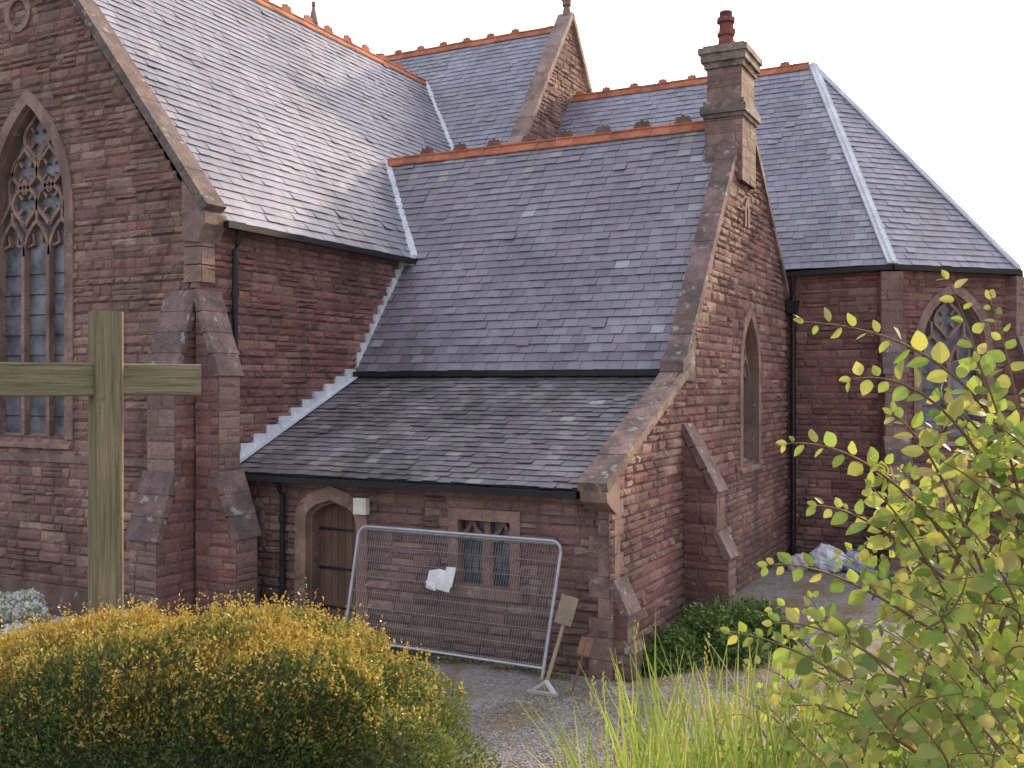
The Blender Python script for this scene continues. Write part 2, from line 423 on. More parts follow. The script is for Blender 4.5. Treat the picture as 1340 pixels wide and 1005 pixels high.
stone_wall(walls, F, [(23.2, 6.4), (35.6, 6.4), (35.6, 7.2), (29.4, 15.75), (23.2, 7.2)], [], pal=PALG)
for s in (-1, 1):
    beam(trim, (-13.12, 29.4+s*6.25, 7.3), (-13.12, 29.4, 15.88), (1, 0, 0), .5, .15, (.36, .26, .215), 0, .8, .16, .004)
def finial(x, y, z, s=1.0):
    tube(trim, [(x, y, z), (x, y, z+.35*s)], .17*s, DC, 8, 0, .10*s)
    tube(trim, [(x, y, z+.35*s), (x, y, z+.5*s)], .16*s, DC, 8, 0, .16*s)
    for k in range(4):
        a = k*math.pi/2
        tube(trim, [(x, y, z+.45*s), (x+.18*s*math.cos(a), y+.18*s*math.sin(a), z+.6*s), (x+.12*s*math.cos(a), y+.12*s*math.sin(a), z+.72*s)], .05*s, DC, 6)
    tube(trim, [(x, y, z+.5*s), (x, y, z+.78*s)], .08*s, DC, 8, 0, .03*s)
finial(-13.1, 29.4, 15.85, .9)
tube(trim, [(-23.1, 29.4, 15.4), (-23.1, 29.4, 16.9)], .32, DC, 8, 0, .26)
tube(trim, [(-23.1, 29.4, 16.9), (-23.1, 29.4, 17.9)], .24, DC, 8, 0, .03)
tube(trim, [(-23.1, 29.4, 17.85), (-23.1, 29.4, 18.0)], .07, DC, 8)

# vestry
F = Fr((0, 17.12, 0), (1, 0, 0), (0, 0, 1), (0, -1, 0))
flat(walls, F, [(XT, 3.5), (XV-.05, 3.5), (XV-.05, 4.6), (XT, 4.6)], [], MORTAR, 0)
FV = Fr((0, 16.95, 4.45), (1, 0, 0), (0, 1, 1.29), (0, -1.29, 1))
def cv(u, v, c):
    c = hillo(u, v, c)
    if v > 5.6 and R.random() < .08: return (.32, .32, .29)
    if v < .6 and R.random() < .4: return (c[0]*.78, c[1]*.76, c[2]*.78)
    if R.random() < .006: return (.36, .36, .37)
    if u > -6.3 and R.random() < .14: return (.34, .34, .35)
    return c
slates(roofs, FV, [(-12.26, 0), (-5.62, 0), (-5.62, 6.61), (-14.25, 6.61), (-12.1, 3.16), (-12.26, 3.0)], pal=PV, cf=cv)
flat(roofs, Fr((0, 21.0, 9.675), (1, 0, 0), (0, 1, -.94), (0, .94, 1)), [(-15.5, 0), (-5.6, 0), (-5.6, 5.49), (-15.5, 5.49)], [], (.2, .2, .22), 0)
beam(iron, (-12.25, 16.9, 4.40), (-5.7, 16.9, 4.40), (0, 1, 0), .12, .10, (.02, .02, .022))
FL = Fr((0, 13.22, 2.70), (1, 0, 0), (0, 1, .436), (0, -.436, 1))
def cl_(u, v, c):
    k = noise.noise((u*.7, v*.7, 1.7))+noise.noise((u*2.1, v*2.1, 4.7))*.5
    s = 1+.35*k
    if R.random() < .03: return (.34, .33, .32)
    if noise.noise((u*.9, v*.4, 7.7)) > .3 and R.random() < .3: return (.15*s, .16*s, .12*s)
    return (c[0]*s, c[1]*s, c[2]*s)
slates(roofs, FL, [(-12.28, 0), (-5.62, 0), (-5.62, 4.22), (-12.28, 4.22)], w=.25, ex=.17, pal=PL, mat=1, rag=.016, cf=cl_)
beam(iron, (-12.2, 13.16, 2.63), (-5.7, 13.16, 2.63), (0, 1, 0), .11, .09, (.018, .018, .02))
beam(iron, (-12.2, 13.3, 2.6), (-5.7, 13.3, 2.6), (0, 1, 0), .25, .04, (.03, .025, .025))

# lean-to front wall with door and window
F = Fr((0, YF, 0), (1, 0, 0), (0, 0, 1), (0, -1, 0))
def tudor(uc, w, z0, zs, za):
    a = w/2; h = za-zs
    L = [(-a, 0), (-a*.95, h*.3), (-a*.82, h*.55), (-a*.55, h*.78), (0, h)]
    return [(uc-a, z0)]+[(uc+x, zs+y) for x, y in L]+[(uc-x, zs+y) for x, y in L[-2::-1]]+[(uc+a, z0)]
dc, dw = -10.2, 1.0
hd = tudor(dc, dw+.2, 0, 1.95, 2.38)
bar(trim, F, tudor(dc, dw+.24, 0, 1.96, 2.42), .22, -.12, .05, (.35, .22, .17), 0, .35)
bar(trim, F, tudor(dc, dw+.03, 0, 1.93, 2.31), .12, -.34, -.06, (.27, .17, .135), 0, .45)
door = MB([M_wood, M_black])
for i in range(7):
    u0 = dc-dw/2+i*dw/7
    prism(door, F, [(u0+.004, 0.03), (u0+dw/7-.004, .03), (u0+dw/7-.004, 2.3), (u0+.004, 2.3)], -.32, -.27-R.uniform(0, .006), jit((.14, .085, .058), .22))
for z in (.45, 1.1, 1.75):
    prism(door, F, [(dc-.48, z), (dc+.35, z+.015), (dc+.35, z+.035), (dc-.48, z+.06)], -.27, -.255, (.02, .018, .018), 1)
bar(door, F, circ(dc+.36, 1.05, .05), .015, -.26, -.235, (.02, .02, .02), 1)
door.build('oak_door', church)
wu0, wu1, wz0, wz1 = -7.86, -6.84, 1.12, 2.2
hw = [(wu0, wz0), (wu1, wz0), (wu1, wz1), (wu0, wz1)]
WC = (.32, .2, .165)
bar(trim, F, [(wu0-.02, wz0-.1), (wu0-.02, wz1+.02), (wu1+.02, wz1+.02), (wu1+.02, wz0-.1)], .17, -.1, .05, WC, 0, .35)
prism(trim, F, [(wu0-.15, wz0-.15), (wu1+.15, wz0-.15), (wu1+.15, wz0+.02), (wu0-.15, wz0+.02)], -.25, .08, WC)
wm = (wu0+wu1)/2
bar(trim, F, [(wm, wz0), (wm, wz1)], .10, -.22, -.08, DC)
for s in (-1, 1):
    uc = wm+s*.27; lw = .42
    bar(trim, F, [(uc-lw/2, wz0), (uc-lw/2, 1.78)]+[(uc-.17, 1.9), (uc-.07, 1.98), (uc, 2.12), (uc+.07, 1.98), (uc+.17, 1.9)]+[(uc+lw/2, 1.78), (uc+lw/2, wz0)], .06, -.2, -.09, DC)
    bar(trim, F, [(uc-.17, 1.82), (uc-.08, 1.84), (uc-.12, 1.93)], .04, -.2, -.1, DC)
    bar(trim, F, [(uc+.17, 1.82), (uc+.08, 1.84), (uc+.12, 1.93)], .04, -.2, -.1, DC)
    bar(trim, F, [(uc, 2.08), (uc, 2.2)], .04, -.2, -.1, DC)
glass.face([F.p(wu0, wz0, -.18), F.p(wu1, wz0, -.18), F.p(wu1, wz1, -.18), F.p(wu0, wz1, -.18)], (.1, .1, .1))
for k in range(9):
    beam(glass, F.p(wu0, wz0+.1*k+.06, -.172), F.p(wu1, wz0+.1*k+.06, -.172), F.N, .008, .008, (.05, .05, .05), 1)
for k in range(8):
    beam(glass, F.p(wu0+.13*k+.06, wz0, -.172), F.p(wu0+.13*k+.06, wz1, -.172), F.N, .008, .008, (.05, .05, .05), 1)
stone_wall(walls, F, [(XT, 0), (XV, 0), (XV, 2.72), (XT, 2.72)], [hd, hw], pal=[(.28, .172, .145), (.245, .148, .128), (.32, .205, .17), (.225, .137, .122), (.35, .235, .19), (.26, .152, .13)])
tube(iron, [(-11.15, 13.2, 2.6), (-11.15, 13.28, 2.45), (-11.15, 13.36, 2.35), (-11.15, 13.36, 0)], .045, (.022, .02, .022))
for z in (1.9, .9): tube(iron, [(-11.15, 13.36, z), (-11.15, 13.36, z+.08)], .06, (.022, .02, .022))
bar(trim, F, outline(-11.75, .24, 1.45, 2.0, 2.2, 4), .09, -.05, .045, DC)
glass.face([F.p(-11.86, 1.45, .03), F.p(-11.64, 1.45, .03), F.p(-11.64, 2.05, .03), F.p(-11.86, 2.05, .03)], (.1, .1, .1))
z = 0
while z < 2.3:
    hq = R.uniform(.24, .32); L = R.choice((.22, .36)); L2 = .58-L
    beam(trim, F.p(XV-L/2+.03, z+.004, .012), F.p(XV-L/2+.03, z+hq-.004, .012), (1, 0, 0), L, .07, (.31, .2, .168))
    beam(trim, (XV+.012, YF+L2/2, z+.004), (XV+.012, YF+L2/2, z+hq-.004), (0, 1, 0), L2, .065, (.31, .2, .168)); z += hq
lampb = MB([M_paint])
prism(lampb, F, [(-9.66, 2.12), (-9.42, 2.12), (-9.42, 2.38), (-9.66, 2.38)], .05, .16, (.8, .78, .66))
prism(lampb, F, [(-9.63, 2.15), (-9.45, 2.15), (-9.45, 2.35), (-9.63, 2.35)], .16, .175, (.74, .72, .6))
lampb.build('wall_light_box', church)

# vestry gable (faces +X)
F = Fr((XV, 0, 0), (0, 1, 0), (0, 0, 1), (1, 0, 0))
hg = gothic(F, trim, glass, 21.3, 1.35, 2.6, 4.5, 5.6, 2, 4.15)
sl = outline(21.0, .26, 7.45, 7.75, 7.98, 4)
bar(trim, F, sl, .12, -.1, .05, DC)
glass.face([F.p(20.85, 7.4, -.08), F.p(21.15, 7.4, -.08), F.p(21.15, 8.1, -.08), F.p(20.85, 8.1, -.08)], (.02, .02, .02))
stone_wall(walls, F, [(YF, 0), (25, 0), (25, 6.15), (21, 9.9), (16.95, 4.62), (13.3, 2.8)], [hg, sl], pal=PALG+PAL)
beam(trim, (-5.43, 13.05, 2.77), (-5.43, 17.0, 4.50), (1, 0, 0), .46, .14, (.31, .215, .182), 1, .8, .16, .004)
prism(trim, Fr((-5.63, 0, 0), (0, 1, 0), (0, 0, 1), (1, 0, 0)), [(13.12, 2.55), (13.3, 2.45), (13.46, 2.36), (13.6, 2.36), (13.6, 2.92), (13.08, 2.70)], 0, .40, (.30, .2, .17), 0)
beam(trim, (-5.45, 16.72, 4.42), (-5.45, 20.45, 9.22), (1, 0, 0), .40, .17, (.26, .18, .165), 1, .75, .2, .004)
prism(trim, Fr((-5.66, 0, 0), (0, 1, 0), (0, 0, 1), (1, 0, 0)), [(16.6, 4.42), (16.75, 4.26), (17.3, 4.24), (17.3, 5.1), (17.0, 4.8), (16.62, 4.6)], 0, .42, (.23, .16, .15), 1)
beam(trim, (-5.4, 20.9, 9.95), (-5.4, 25.1, 6.15), (1, 0, 0), .4, .14, (.26, .18, .16), 1, .75, .2, .004)
F1 = Fr((-5.55, 20.8, 0), (1, 0, 0), (0, 0, 1), (0, -1, 0))
def chim(hx, hy, z0, z1, stone=True, col=DC):
    cx, cy = -5.55, 20.8
    if stone:
        for O, U, Nn, L in (((cx-hx, cy-hy, 0), (1, 0, 0), (0, -1, 0), 2*hx), ((cx+hx, cy-hy, 0), (0, 1, 0), (1, 0, 0), 2*hy),
                            ((cx-hx, cy-hy, 0), (0, 1, 0), (-1, 0, 0), 2*hy), ((cx-hx, cy+hy, 0), (1, 0, 0), (0, 1, 0), 2*hx)):
            stone_wall(walls, Fr(O, U, (0, 0, 1), Nn), [(0, z0), (L, z0), (L, z1), (0, z1)], [], rh=(.2, .28), ln=(.3, .6), relief=(.004, .012), pal=PALD, mat=1)
    else:
        prism(trim, F1, [(-hx, z0), (hx, z0), (hx, z1), (-hx, z1)], -hy, hy, col, 1)
CC0 = (.30, .235, .2)
chim(.38, .56, 8.3, 9.6)
chim(.42, .60, 9.6, 9.68, False, CC0); chim(.47, .65, 9.68, 9.84, False, (.28, .215, .185)); chim(.42, .60, 9.84, 9.95, False, CC0)
chim(.35, .53, 9.95, 10.62)
chim(.40, .58, 10.62, 10.74, False, CC0); chim(.46, .64, 10.74, 10.9, False, (.28, .225, .185)); chim(.50, .68, 10.9, 11.02, False, (.32, .26, .22)); chim(.42, .58, 11.02, 11.08, False, CC0)
def pot(x, y, z, s):
    c = (.24, .08, .068)
    tube(terra, [(x, y, z), (x, y, z+.08)], .19*s, c, 8); tube(terra, [(x, y, z+.08), (x, y, z+.5*s)], .15*s, c, 8, 0, .12*s)
    tube(terra, [(x, y, z+.5*s), (x, y, z+.58*s)], .17*s, c, 8); tube(terra, [(x, y, z+.58*s), (x, y, z+.7*s)], .12*s, (.15, .05, .05), 8)
    tube(terra, [(x, y, z+.25*s), (x, y, z+.3*s)], .165*s, c, 8)
pot(-5.6, 20.6, 11.08, 1.1); pot(-5.66, 21.0, 11.08, .92)

# chancel + apse
F = Fr((0, 25.0, 0), (1, 0, 0), (0, 0, 1), (0, -1, 0))
stone_wall(walls, F, [(XV-.2, 0), (-2.93, 0), (-2.93, 6.9), (XV-.2, 6.9)], [])
c45 = math.sqrt(.5)
F = Fr((-2.93, 25, 0), (c45, c45, 0), (0, 0, 1), (c45, -c45, 0))
ha = gothic(F, trim, glass, 1.79, 1.9, 2.95, 5.0, 6.35, 2, 4.45, rk=.4)
stone_wall(walls, F, [(0, 0), (3.578, 0), (3.578, 6.9), (0, 6.9)], [ha])
F = Fr((-.4, 27.53, 0), (0, 1, 0), (0, 0, 1), (1, 0, 0))
hb = gothic(F, trim, glass, 1.87, 1.9, 2.95, 5.0, 6.35, 2, 4.45, rk=.4)
stone_wall(walls, F, [(0, 0), (3.74, 0), (3.74, 6.9), (0, 6.9)], [hb])
flat(walls, Fr((-.4, 31.27, 0), (-c45, c45, 0), (0, 0, 1), (c45, c45, 0)), [(0, 0), (3.58, 0), (3.58, 6.9), (0, 6.9)], [], WALLC, 0)
flat(walls, Fr((-2.93, 33.8, 0), (-1, 0, 0), (0, 0, 1), (0, 1, 0)), [(0, 0), (10.1, 0), (10.1, 6.9), (0, 6.9)], [], WALLC, 0)
apex = V((-5.5, 29.4, 13.2))
FC = Fr((0, 24.8, 6.95), (1, 0, 0), (0, 1, 1.36), (0, -1.36, 1))
def cc_(u, v, c):
    hipu = -2.85-2.65*v/7.765
    c = hillo(u, v, c)
    if abs(u-hipu+.35) < .25+.35*R.random() and R.random() < .55: k = R.uniform(.15, .4); return tuple(x*(1-k)+.5*k for x in c)
    return c
slates(roofs, FC, [(-13, 0), (-2.85, 0), (-5.5, 7.765), (-13, 7.765)], pal=PS, cf=cc_)
A = V((-2.85, 24.8, 6.95)); B = V((-.25, 27.4, 6.95)); C = V((-.25, 31.4, 6.95)); D = V((-2.85, 34.0, 6.95))
def tri_roof(A, B):
    U = (B-A).normalized(); ap = apex-A; u = ap.dot(U); W = ap-U*u
    F = Fr(A, U, W)
    if F.N.z < 0: F.N = -F.N
    slates(roofs, F, [(0, 0), ((B-A).length, 0), (u, W.length)], pal=PS, cf=hillo)
tri_roof(A, B); tri_roof(B, C); tri_roof(C, D)
flat(roofs, Fr((0, 34.0, 6.95), (1, 0, 0), (0, -1, 1.36), (0, 1.36, 1)), [(-13, 0), (-2.85, 0), (-5.5, 7.765), (-13, 7.765)], [], (.22, .22, .26), 0)
LC = (.64, .66, .70)
for P in (A, B, C, D):
    d = (apex-P); side = d.cross(V((0, 0, 1)))
    beam(lead, P+V((0, 0, .03)), apex+V((0, 0, .03)), side, .24, .05, LC, 0, 1.2, .06)
    tube(lead, [P+V((0, 0, .06)), apex+V((0, 0, .06))], .045, LC, 8)
for P, Q_ in ((V((-5.3, 24.8, 6.9)), A), (A, B), (B, C), (C, D)):
    beam(iron, P-V((0, 0, .06)), Q_-V((0, 0, .06)), V((0, 0, 1)).cross(Q_-P), .13, .11, (.02, .02, .022))
tube(iron, [(-5.12, 24.75, 6.8), (-5.12, 24.85, 6.5), (-5.12, 24.88, 6.3), (-5.12, 24.88, 0)], .07, (.03, .02, .022))
prism(iron, Fr((-5.12, 24.9, 0), (1, 0, 0), (0, 0, 1), (0, -1, 0)), [(-.1, 5.9), (.1, 5.9), (.16, 6.2), (-.16, 6.2)], 0, .2, (.02, .02, .022))

# buttresses
def buttress(P, out, w, prof, pal=PALD):
    """prof: (projection, z) from the ground up; sloping pairs are weatherings"""
    P = V(P); out = V(out).normalized(); ac = out.cross(V((0, 0, 1)))
    poly = [(0, 0)]+list(prof)
    if poly[-1][0] > 0: poly.append((0, poly[-1][1]))
    for s in (-1, 1):
        Fs = Fr(P+ac*s*w/2, out, (0, 0, 1), ac*s)
        stone_wall(walls, Fs, poly, [], rh=(.14, .24), ln=(.22, .45), relief=(.006, .028))
    for (p0, z0), (p1, z1) in zip(poly, poly[1:]):
        if abs(p0-p1) < 1e-4 and z1 > z0+.05:
            stone_wall(walls, Fr(P+out*p0-ac*w/2, ac, (0, 0, 1), out), [(0, z0), (w, z0), (w, z1), (0, z1)], [], rh=(.2, .3), ln=(.22, .5), relief=(.006, .022), pal=pal)
        elif p1 < p0-1e-4 and z1 > z0:
            Fs = Fr(P-ac*(w/2+.04), out, (0, 0, 1), ac)
            L = math.hypot(p0-p1, z1-z0); nx_, nz_ = (z1-z0)/L*.05, (p0-p1)/L*.05
            k = max(1, round(L/.42))
            for i in range(k):
                a0 = (p0+(p1-p0)*i/k, z0+(z1-z0)*i/k); a1 = (p0+(p1-p0)*(i+1)/k, z0+(z1-z0)*(i+1)/k)
                e = .012
                q = [(a0[0]+nx_+e, a0[1]+nz_-(.03 if i == 0 else 0)), (a1[0]+nx_, a1[1]+nz_), (a1[0]-.06, a1[1]-.0), (a0[0]-.06, a0[1]-.03)]
                prism(trim, Fs, q, 0, w+.08, jit((.24, .165, .15), .14), 1)
pr = [(.98, 0), (.98, .45), (.88, .55), (.88, 1.7), (.5, 2.75), (.5, 4.35), (0, 5.75)]
buttress((XT-.38, YG, 0), (0, -1, 0), .62, pr)
buttress((XT, YG+.14, 0), (1, 0, 0), .5, pr)
buttress((XV, 16.95, 0), (1, 0, 0), .5, [(.8, 0), (.8, 1.3), (.6, 1.7), (.6, 2.4), (0, 3.5)])
buttress((XV, YF+.22, 0), (1, 0, 0), .42, [(.3, 0), (.3, .4), (.22, .48), (.22, .95), (0, 1.4)])
for P, o in (((-2.93, 25, 0), (math.sin(math.radians(22.5)), -math.cos(math.radians(22.5)), 0)), ((-.4, 27.53, 0), (math.cos(math.radians(22.5)), -math.sin(math.radians(22.5)), 0))):
    buttress(V(P)-V(o)*.12, o, .5, [(.95, 0), (.95, .6), (.85, .7), (.85, 2.4), (.6, 3.0), (.6, 4.45), (.3, 5.35), (.3, 6.8)])

# lead valleys and stepped flashings
def lstrip(a, b, nrm, w): beam(lead, a, b, V(nrm).cross(V(b)-V(a)), w, .03, LC, 0, 1.0, .05)
lstrip((-12.08, 18.88, 6.99), (-14.25, 21.0, 9.73), (.3, -.6, 1), .17)
lstrip((-13.2, 24.15, 8.4), (-17.7, 28.36, 14.12), (.4, -.6, 1), .22)
prism(lead, Fr((-12.08, 0, 0), (0, 1, 0), (0, 0, 1), (1, 0, 0)), [(18.7, 6.78), (19.05, 6.78), (19.15, 7.08), (18.75, 7.02)], -.2, .07, LC)
def steps(y0, z0, y1, z1, n, up):
    Fs = Fr((XT+.055, 0, 0), (0, 1, 0), (0, 0, 1), (1, 0, 0))
    for i in range(n):
        ya, yb = y0+(y1-y0)*i/n, y0+(y1-y0)*(i+1)/n; za, zb = z0+(z1-z0)*i/n, z0+(z1-z0)*(i+1)/n
        prism(lead, Fs, [(ya, za-.03), (yb, zb-.03), (yb, zb+up), (ya+.01, zb+up)], -.05, .014, jit(LC, .1))
steps(13.22, 2.73, 16.95, 4.36, 11, .14)
steps(17.0, 4.55, 18.75, 6.80, 11, .09)
beam(lead, (XT+.12, 13.2, 2.75), (XT+.12, 16.95, 4.385), (1, 0, 0), .14, .012, LC, 0, 1, .05)
beam(lead, (-12.25, 17.02, 4.42), (-5.66, 17.02, 4.42), (0, 1, 0), .05, .03, (.3, .3, .32))

# ridge tiles with cresting
def ridge(a, b, sl, step=.45, every=2, rc=(.46, .165, .09), cc=(.24, .12, .09), cs=1.0):
    a, b = V(a), V(b); D = (b-a); L = D.length; D.normalize(); S = D.cross(V((0, 0, 1))).normalized(); n = int(L/step); st = L/n
    for i in range(n):
        p0, p1 = a+D*(i*st+.004), a+D*((i+1)*st-.004); c = jit(rc, .2); zo = R.uniform(0, .016)
        for s in (-1, 1):
            w = .15
            q0 = p0+V((0, 0, .06+zo)); q1 = p1+V((0, 0, .06+zo))
            e = S*s*w-V((0, 0, w*sl-.02))
            terra.face([q0, q1, q1+e, q0+e], c); terra.face([q0+e, q1+e, q1+e-V((0, 0, .03)), q0+e-V((0, 0, .03))], c)
        tube(terra, [p0+V((0, 0, .07+zo)), p1+V((0, 0, .07+zo))], .035, c, 6)
        if i % every == 0 and R.random() < .93:
            Fc = Fr(p0+D*st*.5+V((0, 0, .08)), D, (0, 0, 1), S)
            o = [(-.19, 0), (-.2, .05), (-.15, .09), (-.17, .13), (-.11, .17), (-.06, .145), (-.03, .19), (.03, .19), (.06, .145), (.11, .17), (.17, .13), (.15, .09), (.2, .05), (.19, 0)]
            prism(terra, Fc, [(x*cs, y*cs) for x, y in o], -.02, .02, jit(cc, .2))
ridge((-17.7, 13.0, 14.06), (-17.7, 28.4, 14.06), 1.27, cc=(.38, .15, .09))
ridge((-26, 29.4, 15.5), (-13.35, 29.4, 15.5), 1.37, cs=.8, cc=(.42, .19, .12))
ridge((-14.2, 21.0, 9.68), (-5.95, 21.0, 9.68), 1.29, cc=(.2, .12, .10))
ridge((-12.9, 29.4, 13.2), (-5.6, 29.4, 13.2), 1.36, cc=(.42, .19, .12), cs=.75)

walls.build('stone_walls', church); trim.build('dressed_stonework', church); glass.build('window_glass', church)
iron.build('gutters_and_downpipes', church); lead.build('lead_flashings', church); terra.build('ridge_tiles_and_pots', church)
roofs.build('slate_roofs', church)

# ------------------------------------------------------------------ ground
ca, sa = math.cos(YAW), math.sin(YAW)
def c2w(x, y, z=0): return V((x*ca-y*sa, x*sa+y*ca, z))
def hgt(X, Y):
    f = -X*sa+Y*ca
    t = np.clip((f-3.5)/6.5, 0, 1); s = t*t*(3-2*t)
    return 2.35*(1-s)
ax = np.concatenate([[-900, -400, -200, -100, -60], np.arange(-40, 20, .5), [20, 30, 60, 100, 200, 400, 900]])
ay = np.concatenate([[-900, -400, -200, -100, -50, -25], np.arange(-10, 45, .5), [50, 60, 100, 200, 400, 900]])
GX, GY = np.meshgrid(ax, ay)
GZ = hgt(GX, GY)
for i in range(GX.shape[0]):
    for j in range(GX.shape[1]):
        if abs(GX[i, j]) < 45 and abs(GY[i, j]) < 50:
            GZ[i, j] += .05*noise.noise((GX[i, j]*.5, GY[i, j]*.5, 0))
vv = np.stack([GX, GY, GZ], -1).reshape(-1, 3); nx = len(ax); ny = len(ay)
idx = np.arange(nx*ny).reshape(ny, nx)
ff = np.stack([idx[:-1, :-1], idx[:-1, 1:], idx[1:, 1:], idx[1:, :-1]], -1).reshape(-1, 4)
def ground_mat():
    m, nt, b, out = new_mat('gravel_and_grass')
    g = nt.nodes.new('ShaderNodeNewGeometry'); co = g.outputs['Position']
    vo = nt.nodes.new('ShaderNodeTexVoronoi'); vo.inputs['Scale'].default_value = 32; nt.links.new(co, vo.inputs['Vector'])
    sp = nt.nodes.new('ShaderNodeSeparateColor'); nt.links.new(vo.outputs['Color'], sp.inputs[0])
    c = mixc(nt, sp.outputs[0], (.17, .158, .15), (.38, .355, .335))
    n1 = noise_tex(nt, .9, 5, .65, co); n2 = noise_tex(nt, 6, 5, .7, co)
    c = mixc(nt, maprange(nt, n2.outputs[0], .5, .65, 0, .55), c, (.19, .145, .10))
    c = mixc(nt, maprange(nt, n1.outputs[0], .50, .60, 0, .8), c, (.22, .165, .07))
    sx = nt.nodes.new('ShaderNodeSeparateXYZ'); nt.links.new(co, sx.inputs[0])
    gr = mixc(nt, n2.outputs[0], (.04, .06, .02), (.12, .14, .05))
    c = mixc(nt, maprange(nt, sx.outputs[2], .08, .3, 0, 1), c, gr)
    ln = nt.nodes.new('ShaderNodeVectorMath'); ln.operation = 'LENGTH'; nt.links.new(co, ln.inputs[0])
    c = mixc(nt, maprange(nt, ln.outputs['Value'], 38, 44, 0, 1), c, gr)
    nt.links.new(c, b.inputs['Base Color']); b.inputs['Roughness'].default_value = .95
    nt.links.new(bump(nt, vo.outputs['Distance'], .02), b.inputs['Normal'])
    return m
go = np_mesh('ground', vv, ff, np.tile([.2, .2, .2], (len(ff), 1)), ground_mat())

def blobs(name, P, S, cols, mat):
    base = np.array([(1, 0, 0), (0, 1, 0), (-1, 0, 0), (0, -1, 0), (0, 0, .7), (0, 0, -.7)])
    tri = np.array([(0, 1, 4), (1, 2, 4), (2, 3, 4), (3, 0, 4), (1, 0, 5), (2, 1, 5), (3, 2, 5), (0, 3, 5)])
    n = len(P); j = NR.uniform(.6, 1.3, (n, 6, 1))
    a = NR.uniform(0, 6.28, n); rot = np.zeros((n, 3, 3)); rot[:, 0, 0] = np.cos(a); rot[:, 0, 1] = -np.sin(a); rot[:, 1, 0] = np.sin(a); rot[:, 1, 1] = np.cos(a); rot[:, 2, 2] = 1
    vv = np.einsum('nij,nkj->nki', rot, base[None]*j)*S[:, None, None]+P[:, None, :]
    ff = (tri[None]+np.arange(n)[:, None, None]*6).reshape(-1, 3)
    return np_mesh(name, vv.reshape(-1, 3), ff, np.repeat(cols, 8, axis=0), mat, None, 3)
n = 14000
f = NR.uniform(9.5, 14.5, n); x = NR.uniform(-1.8, 4.5, n)
X = x*ca-f*sa; Y = x*sa+f*ca
ok = (Y < 13.3) | (X > -4.6); X, Y = X[ok], Y[ok]
P = np.stack([X, Y, hgt(X, Y)+.008], -1)
cl = NR.uniform(.15, .44, (len(P), 1))*np.array([1, .95, .90])
blobs('gravel_path', P, NR.uniform(.008, .022, len(P)), cl, M_paint)

# ------------------------------------------------------------------ foliage helpers
def quads_leaves(P, S, up=.3, asp=.5, dirs=None):
    n = len(P)
    d = NR.normal(size=(n, 3)) if dirs is None else dirs+NR.normal(size=(n, 3))*.5
    d[:, 2] += up; d /= np.linalg.norm(d, axis=1, keepdims=True)
    w = np.cross(d, NR.normal(size=(n, 3))); w /= np.linalg.norm(w, axis=1, keepdims=True)
    S = S[:, None]
    nn = np.cross(d, w)
    a = P; b = P+d*S*.5+w*S*asp*.5+nn*S*.08; c = P+d*S; e = P+d*S*.5-w*S*asp*.5+nn*S*.08
    v = np.stack([a, b, c, e], 1).reshape(-1, 3)
    return v, np.arange(n*4).reshape(-1, 4)
def nz(P, s, o=0): return np.array([noise.noise((p[0]*s+o, p[1]*s, p[2]*s)) for p in P])

# hedge
HD = np.array([1.95, .72, 1.0]); HC = np.array([-2.04, 4.95, 2.06]); HE = 2.7
def hedge_pts(n):
    q = NR.uniform(-1, 1, (n, 3)); wts = NR.random(n); k = np.where(wts < .42, 2, np.where(wts < .80, 1, 0))
    sg = np.where(NR.random(n) < .5, -1, 1); sg = np.where(k == 2, 1, sg); sg = np.where((k == 1) & (NR.random(n) < .7), -1, sg)
    sg = np.where(k == 0, np.where(NR.random(n) < .9, 1, -1), sg)
    q[np.arange(n), k] = sg
    lowbias = (k != 2); q[:, 2] = np.where(lowbias, NR.uniform(-.35, 1, n), q[:, 2])
    rr = (np.abs(q)**HE).sum(1)**(1/HE); q /= rr[:, None]
    return q, q*HD
def drop(x): return .22*np.clip((-x+.15)/1.0, 0, 1)**1.3+.10*np.clip(x-.9, 0, 2)
def hedge_shape(q, P, shrink):
    W = P+HC
    b = nz(W, 2.6)*.10+nz(W, 7)*.06
    P2 = P*(1+b-shrink)[:, None]
    P2[:, 2] -= drop(P2[:, 0])
    return P2
n = 130000
q, P = hedge_pts(n)
dep = np.abs(NR.normal(0, .06, n))
P2 = hedge_shape(q, P, dep); W = P2+HC
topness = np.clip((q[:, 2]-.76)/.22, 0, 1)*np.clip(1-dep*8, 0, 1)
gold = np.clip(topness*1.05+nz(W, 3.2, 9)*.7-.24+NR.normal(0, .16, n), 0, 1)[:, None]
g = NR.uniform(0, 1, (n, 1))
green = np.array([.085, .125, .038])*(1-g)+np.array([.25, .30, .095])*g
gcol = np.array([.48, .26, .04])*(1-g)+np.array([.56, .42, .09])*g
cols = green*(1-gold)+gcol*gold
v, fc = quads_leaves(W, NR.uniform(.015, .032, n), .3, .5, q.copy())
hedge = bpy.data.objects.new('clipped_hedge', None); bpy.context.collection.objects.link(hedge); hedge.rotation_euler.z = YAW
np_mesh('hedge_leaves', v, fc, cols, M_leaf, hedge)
ns = 3600; q, P = hedge_pts(ns); keep = q[:, 2] > .6; q, P = q[keep], P[keep]; ns = len(q)
P2 = hedge_shape(q, P, np.full(ns, .01)); W = P2+HC
d = NR.normal(size=(ns, 3))*.35; d[:, 2] += 1; L = NR.uniform(.03, .12, ns)
PP = []; CC = []
for k in range(8):
    PP.append(W+d*(L*k/8)[:, None]); gg = NR.uniform(0, 1, (ns, 1)); CC.append(np.array([.50, .26, .04])*(1-gg)+np.array([.5, .46, .11])*gg)
PP = np.concatenate(PP); CC = np.concatenate(CC)
v, fc = quads_leaves(PP, NR.uniform(.012, .026, len(PP)), .6)
